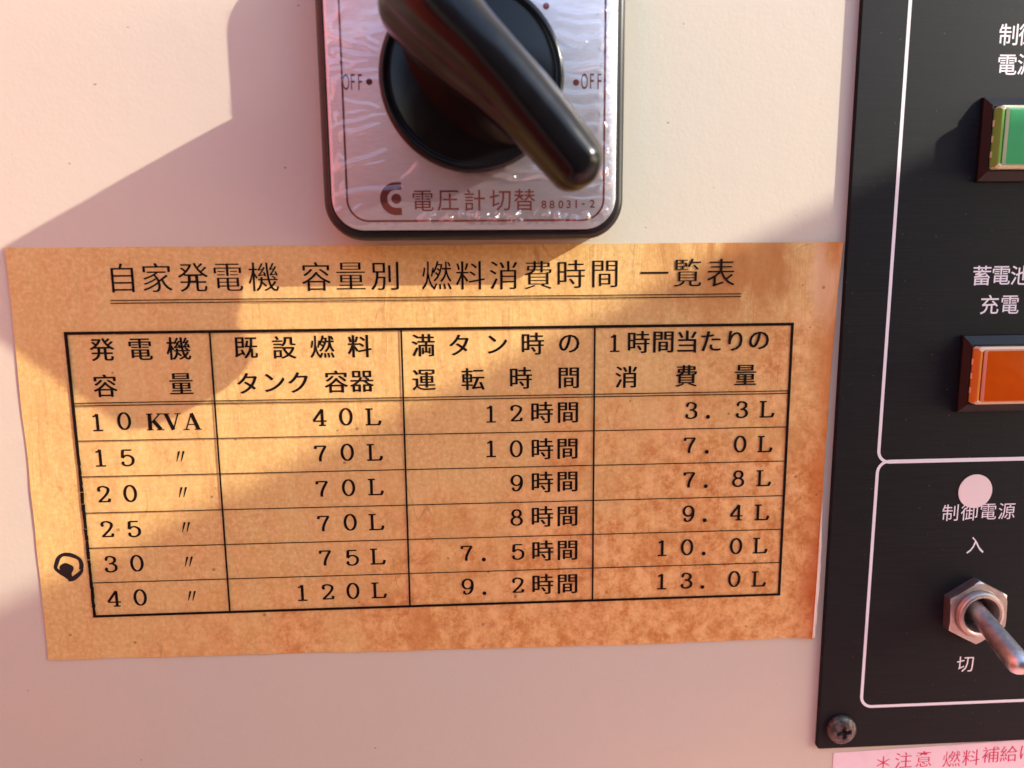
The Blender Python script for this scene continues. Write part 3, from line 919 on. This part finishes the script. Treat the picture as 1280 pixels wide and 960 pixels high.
mb.loft([at(hexa(9.2), PT + .02), at(hexa(9.2), 3.6), at(hexa(9.2, 9.2), 4.1), at(hexa(9.2, 8.5), 4.35), at([(TU + 6.9 * (x - TU) / sqrt((x - TU) ** 2 + (y - TV) ** 2), TV + 6.9 * (y - TV) / sqrt((x - TU) ** 2 + (y - TV) ** 2)) for x, y in hexa(9.2)], 4.36),
         at([(TU + 6.4 * (x - TU) / sqrt((x - TU) ** 2 + (y - TV) ** 2), TV + 6.4 * (y - TV) / sqrt((x - TU) ** 2 + (y - TV) ** 2)) for x, y in hexa(9.2)], 4.0)], True, False)
mb.build("nut", M_NICKEL, ts, to, smooth=22)
mb = MB()
a0 = Vector((TU - .1, TV + 1.0, 2.2)); a1 = Vector((TU + .2, TV - 6.0, 19.4))
ax = (a1 - a0).normalized(); e1 = ax.orthogonal().normalized(); e2 = ax.cross(e1)
ln = (a1 - a0).length
L = []
for t_, r in [(0, 2.3), (.2, 2.45), (.5, 2.7), (.75, 2.9), (.92, 3.0), (1.0, 2.98)] + [(1 + 2.6 / ln * sin(radians(b)), 2.98 * cos(radians(b))) for b in (20, 40, 55, 70, 82)]:
    cpt = a0 + ax * (ln * t_)
    L.append([tuple(cpt + (e1 * cos(2 * pi * i / 36) + e2 * sin(2 * pi * i / 36)) * max(r, .05)) for i in range(36)])
mb.loft(L, True, True)
mb.build("lever", M_LEVER, ts, to, smooth=50)

def screw(cu_, cv_, ang):
    mb = MB()
    rings = 26; seg = 96
    R = 4.15
    L = [at(circ(cu_, cv_, R, seg), PT), at(circ(cu_, cv_, R, seg), PT + .55)]
    for i in range(1, rings):
        r = R * (1 - i / rings)
        lp = []
        for j in range(seg):
            a = 2 * pi * j / seg
            x, y = r * cos(a), r * sin(a)
            h = PT + .55 + 1.75 * sqrt(max(0, 1 - (r / R) ** 2)) ** 0.9
            p_, q_ = x * cos(ang) + y * sin(ang), -x * sin(ang) + y * cos(ang)
            for a_, b_2 in ((p_, q_), (q_, p_)):
                cut = sst(abs(a_), .62, .42) * sst(abs(b_2), 2.15, 1.7)
                h = min(h, h - 1.3 * cut * (1 - 0.3 * abs(b_2) / 2))
            lp.append((cu_ + x, cv_ + y, h))
        L.append(lp)
    mb.loft(L, True, True)
    mb.build("screw", M_SCREW, panel, (cu_, cv_, PT), smooth=40)
screw(110.2, -80.0, 0.12)
screw(110.2, 121.5, 0.5)

# ------------------------------------------------------------------ labels
rs = MB()
rs.loft([at(circ(143.15, -11.6, 4.68, 56), PT + .02), at(circ(143.15, -11.6, 4.68, 56), PT + .16)], True, True)
o = rs.build("round_sticker", M_ROUND, None, (143.15, -11.6, PT), smooth=30)
tag(o, "blank round white sticker stuck over the lettering on the black plate", "sticker")

caution = thing("caution_sticker", (150, -110, 0), "white sticker with red caution writing below the black control plate", "sticker")
CO = (150, -110, 0)
mb = MB()
q = [(109.4, -88.5), (109.7, -150), (200, -150), (200, -86.0)]
mb.loft([at(q, .02), at(q, .17)], True, True)
mb.build("sheet", M_STICK, caution, CO)
mb = MB()
for c_, u, v in parse(CAUT):
    put(mb, c_, u, v, 5.5, 0.2, -0.008, ((0, 0), (0.018, 0)), rot=0.02)
mb.build("lettering", M_PINK, caution, CO)
